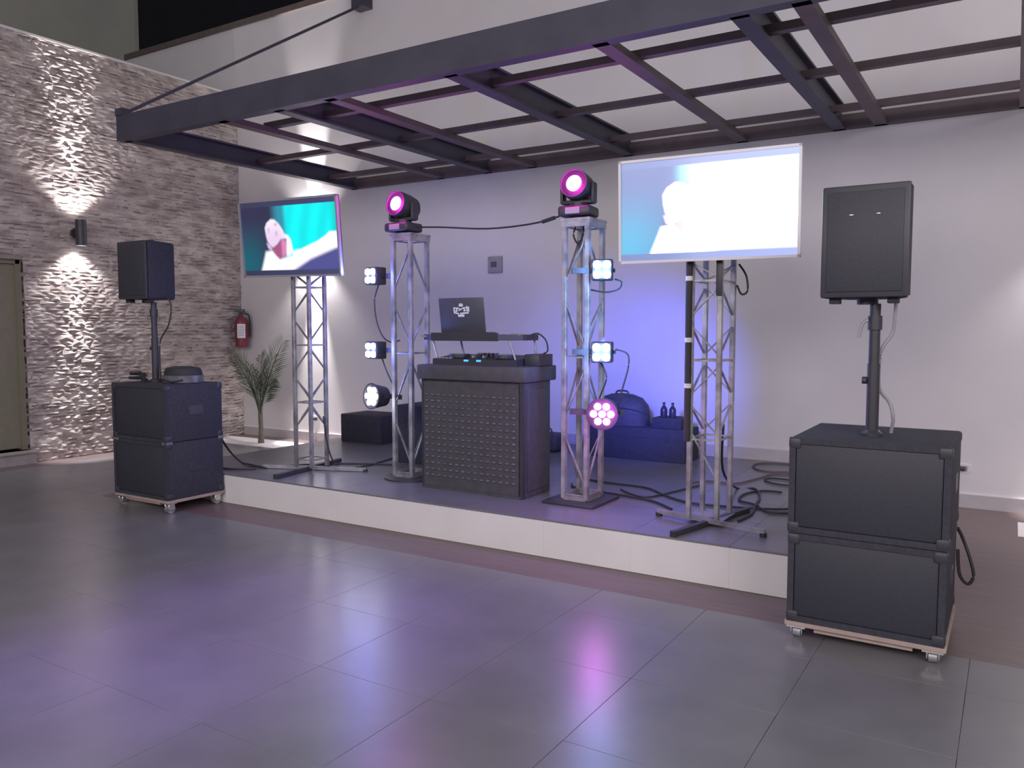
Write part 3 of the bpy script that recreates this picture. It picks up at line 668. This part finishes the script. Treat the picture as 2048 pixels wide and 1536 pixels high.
part('box', MB().b2((-.09, -.045, -.095), (.09, 0, .095), bevel=.006), M_GREYPL, sw); part('cover', MB().b2((-.075, -.052, -.085), (.075, -.043, .065), bevel=.003, seg=1), M_GREYPL, sw)
part('window', MB().b2((-.045, -.057, -.03), (.035, -.05, .035), bevel=.002, seg=1), M_DARKPL, sw)
for i, (x, z) in enumerate(((-8.11, .31), (-.335, .34))):
    ot = thing('wall_outlet', ('white wall outlet with a plug behind the left truss stand', 'white wall outlet beside the right subwoofer stack')[i], 'outlet', (x, D, z), 0, 'wall outlets')
    part('plate', MB().b2((-.06, -.010, -.04), (.06, 0, .04), bevel=.003, seg=1), M_WALL, ot); part('socket', MB().b2((-.035, -.0125, -.022), (.035, -.009, .022)), M_GREYPL, ot)
    part('plug', MB().b2((-.02, -.05, -.018), (.02, -.0126, .018), bevel=.004), M_PLASTIC, ot)

# ------------------------------------------------------------------ palm
pm = thing('palm_plant', 'young green palm with upright fronds in the corner', 'palm', (-8.62, 7.42, .002), 0)
part('stem', MB().tube([(0, 0, -.002), (.01, 0, .15), (0, .0, .32), (.0, .0, .5)], [.045, .04, .04, .035, .03], n=10), M_STEM, pm)
rp = random.Random(3)
fr = [(-.36, -.15, 1.27, .5), (-.52, .05, 1.08, .6), (.40, .05, 1.36, .12), (.42, -.15, .90, .7), (.08, .15, 1.15, .2), (-.18, -.25, 1.12, .3), (.18, -.30, 1.05, .35), (-.25, .25, 1.15, .3)]
for dx, dy, h, droop in fr:
    mb = MB(); n = 16; P = []
    for k in range(n + 1):
        t = k / n; P.append(Vector((dx * (t ** 1.5), dy * (t ** 1.5), .30 + (h - .30) * (t - droop * .28 * t ** 3) / (1 - droop * .28))))
    mb.tube(P, [.014 * (1 - .8 * k / n) for k in range(n + 1)], n=6, smooth=1)
    for k in range(5, n + 1):
        for s in (-1, 1):
            for sub_ in (0, .5):
                i = min(k + sub_, n); p = P[int(i)].lerp(P[min(int(i) + 1, n)], i - int(i))
                d = (P[min(int(i) + 1, n)] - P[max(int(i) - 1, 0)]).normalized()
                side = d.cross(Vector((rp.uniform(-.3, .3), 1, .3))).normalized() * s
                l = .24 * math.sin(math.pi * (.25 + .7 * (i - 4) / (n - 3))) + .05
                tip = p + (d * .75 + side * .65 + Vector((0, 0, -.10))).normalized() * l
                w_ = d.cross(side).normalized() * .004 + d * .009
                mid = p.lerp(tip, .45) + Vector((0, 0, .012))
                v = [mb.bm.verts.new(q) for q in (p, mid + w_, tip, mid - w_)]
                nrm = side.cross(d).normalized() * .002
                v2 = [mb.bm.verts.new(q + nrm) for q in (p, mid + w_, tip, mid - w_)]
                mb.bm.faces.new(v); mb.bm.faces.new(list(reversed(v2)))
                for a in range(4): mb.bm.faces.new((v[a], v2[a], v2[(a + 1) % 4], v[(a + 1) % 4]))
    part('frond', mb, M_LEAF, pm)

# ------------------------------------------------------------------ cables
def cable(pts, label, r=.008, m=M_CABLE, z=None, group=None):
    if z is not None: pts = [(x, y, z) for x, y in pts]
    return solo('cable', MB().tube(pts, r, smooth=5), m, label, 'cable', group)
zc = ST + .0095
cable([(-5.985, 4.69, .60), (-6.02, 4.80, .46), (-6.10, 5.0, .31), (-6.10, 5.10, zc), (-5.85, 5.07, zc), (-5.77, 5.18, zc), (-5.66, 5.34, zc), (-5.58, 5.42, zc), (-5.32, 5.63, zc), (-4.94, 5.80, zc)], 'black cable dropping from the left stack onto the stage')
cable([(-5.97, 4.69, .58), (-5.99, 4.82, .42), (-6.02, 4.98, .29), (-5.9, 5.02, zc), (-5.80, 5.05, zc)], 'thin second cable beside the one dropping from the left stack', .006)
cable([(-6.30, 4.85, zc), (-6.08, 4.83, zc), (-5.95, 4.88, zc), (-5.84, 4.96, zc)], 'short cable on the stage edge just behind the left stack')
cable([(-5.33, 5.31, .75), (-5.30, 5.34, .45), (-5.26, 5.40, .29), (-5.14, 5.47, zc), (-5.10, 5.67, zc), (-5.18, 6.1, zc)], 'cable running off the foot of the left truss stand', .007)
cable([(-3.02, 6.10, zc), (-2.83, 6.06, zc), (-2.48, 6.03, zc), (-2.24, 5.83, zc), (-2.03, 5.69, zc), (-1.83, 5.67, zc), (-1.45, 5.76, zc), (-1.25, 5.90, zc)], 'long cable crossing the stage from the booth to behind the right stack')
cable([(-3.06, 5.86, zc), (-2.96, 5.74, zc), (-2.6, 5.67, zc), (-2.44, 5.64, zc), (-2.22, 5.57, zc), (-2.02, 5.40, zc)], 'cable curving past the base of the right tower toward the right stand')
cable([(-2.62, 5.86, zc), (-2.46, 5.72, zc), (-2.32, 5.70, zc), (-2.24, 5.95, zc), (-2.14, 6.36, zc)], 'short cable curl between the right tower and the right stand', .007)
cable([(-1.66, 5.40, .9), (-1.72, 5.6, .55), (-1.85, 6.4, zc), (-1.72, 6.45, zc), (-1.60, 6.15, zc), (-1.55, 5.84, zc), (-1.50, 5.55, zc), (-1.52, 5.30, zc)], 'looping cable beside the foot of the right truss stand', .009)
cable([(-1.50, 6.42, zc), (-1.64, 6.40, zc), (-1.73, 6.2, zc), (-1.70, 5.95, zc), (-1.56, 5.86, zc), (-1.40, 5.66, zc), (-1.22, 5.75, zc)], 'hooked cable on the stage left of the right stack')
cable([(-1.40, 7.70, zc), (-1.75, 7.80, zc), (-2.0, 7.72, zc), (-2.02, 7.5, zc), (-1.85, 7.3, zc), (-1.5, 7.45, zc)], 'brown cable looped along the wall behind the right stack', .008, M_BROWNCABLE)
cable([(-1.30, 6.90, zc), (-1.55, 6.98, zc), (-1.72, 6.98, zc), (-1.75, 6.87, zc), (-1.62, 6.74, zc), (-1.3, 6.72, zc)], 'small dark cable loop on the stage beside the right stack', .007)
cable([(-2.25, 6.42, zc), (-2.13, 6.58, zc), (-1.92, 6.58, zc), (-1.82, 6.9, zc), (-1.74, 7.2, zc), (-1.45, 7.25, zc)], 'faint brown cable winding behind the right truss stand', .007, M_BROWNCABLE)
cable([(-.215, 4.80, .50), (-.19, 4.83, .44), (-.155, 4.83, .34), (-.135, 4.83, .25), (-.16, 4.83, .20), (-.20, 4.83, .25), (-.212, 4.83, .38)], 'hanging cable loop at the right side of the right stack', .009)
hc = thing('link_cable', 'thin cable strung between the two moving heads', 'cable', (0, 0, 0), 0)
part('wire', MB().tube([(-4.30, 5.40, 2.40), (-4.05, 5.41, 2.385), (-3.6, 5.42, 2.345), (-3.2, 5.42, 2.355), (-2.95, 5.40, 2.39), (-2.84, 5.38, 2.42)], .007), M_CABLE, hc)
part('connector', MB().cyl((-3.09, 5.413, 2.363), (-2.98, 5.404, 2.385), .015, n=10), M_PLASTIC, hc)
cable([(-4.71, 5.38, 1.93), (-4.75, 5.37, 1.80), (-4.73, 5.37, 1.62), (-4.66, 5.37, 1.48), (-4.56, 5.37, 1.43), (-4.48, 5.38, 1.45)], 'cable hanging from the upper to the middle light of the left tower', .006)
cable([(-4.68, 5.38, 1.29), (-4.63, 5.38, 1.18), (-4.56, 5.38, 1.06), (-4.52, 5.38, .98)], 'cable from the middle light down to the round light, left tower', .006)
cable([(-2.43, 5.30, 1.90), (-2.38, 5.30, 1.88), (-2.40, 5.30, 1.83), (-2.50, 5.30, 1.81), (-2.62, 5.30, 1.83)], 'short cable loop under the upper light of the right tower', .006)
cable([(-2.42, 5.30, 1.40), (-2.33, 5.30, 1.37), (-2.32, 5.30, 1.28), (-2.36, 5.29, 1.12), (-2.39, 5.28, .99)], 'cable from the middle light down to the pink light, right tower', .006)
cable([(-2.55, 5.32, 1.31), (-2.50, 5.32, 1.20), (-2.54, 5.32, 1.08), (-2.58, 5.32, .98)], 'cable hanging along the right tower above the pink light', .006)
cable([(-2.75, 5.34, 2.33), (-2.78, 5.33, 2.24), (-2.74, 5.33, 2.17), (-2.70, 5.33, 2.24), (-2.71, 5.34, 2.33)], 'cable loop hanging inside the top of the right tower', .007)
cable([(-.50, 4.40, 1.70), (-.505, 4.42, 1.62), (-.515, 4.43, 1.53), (-.555, 4.415, 1.46), (-.57, 4.415, 1.38), (-.565, 4.415, 1.25), (-.52, 4.43, 1.18), (-.50, 4.43, 1.10), (-.51, 4.45, 1.024)], 'speaker cable running down the right-hand pole', .009, M_GREYPL)
cable([(-6.36, 4.45, 1.85), (-6.30, 4.46, 1.75), (-6.33, 4.45, 1.58), (-6.42, 4.43, 1.45), (-6.425, 4.42, 1.3), (-6.42, 4.42, 1.10)], 'speaker cable hanging from the left-hand loudspeaker', .007)
cable([(-3.24, 5.50, 1.50), (-3.19, 5.52, 1.51), (-3.12, 5.52, 1.46), (-3.09, 5.50, 1.38), (-3.10, 5.45, 1.354)], 'cable arching off the right end of the laptop stand', .006)
cable([(-1.58, 5.42, 1.98), (-1.53, 5.42, 1.90), (-1.52, 5.42, 1.80), (-1.56, 5.42, 1.78), (-1.59, 5.42, 1.84)], 'cable loop behind the large right television stand top', .007)
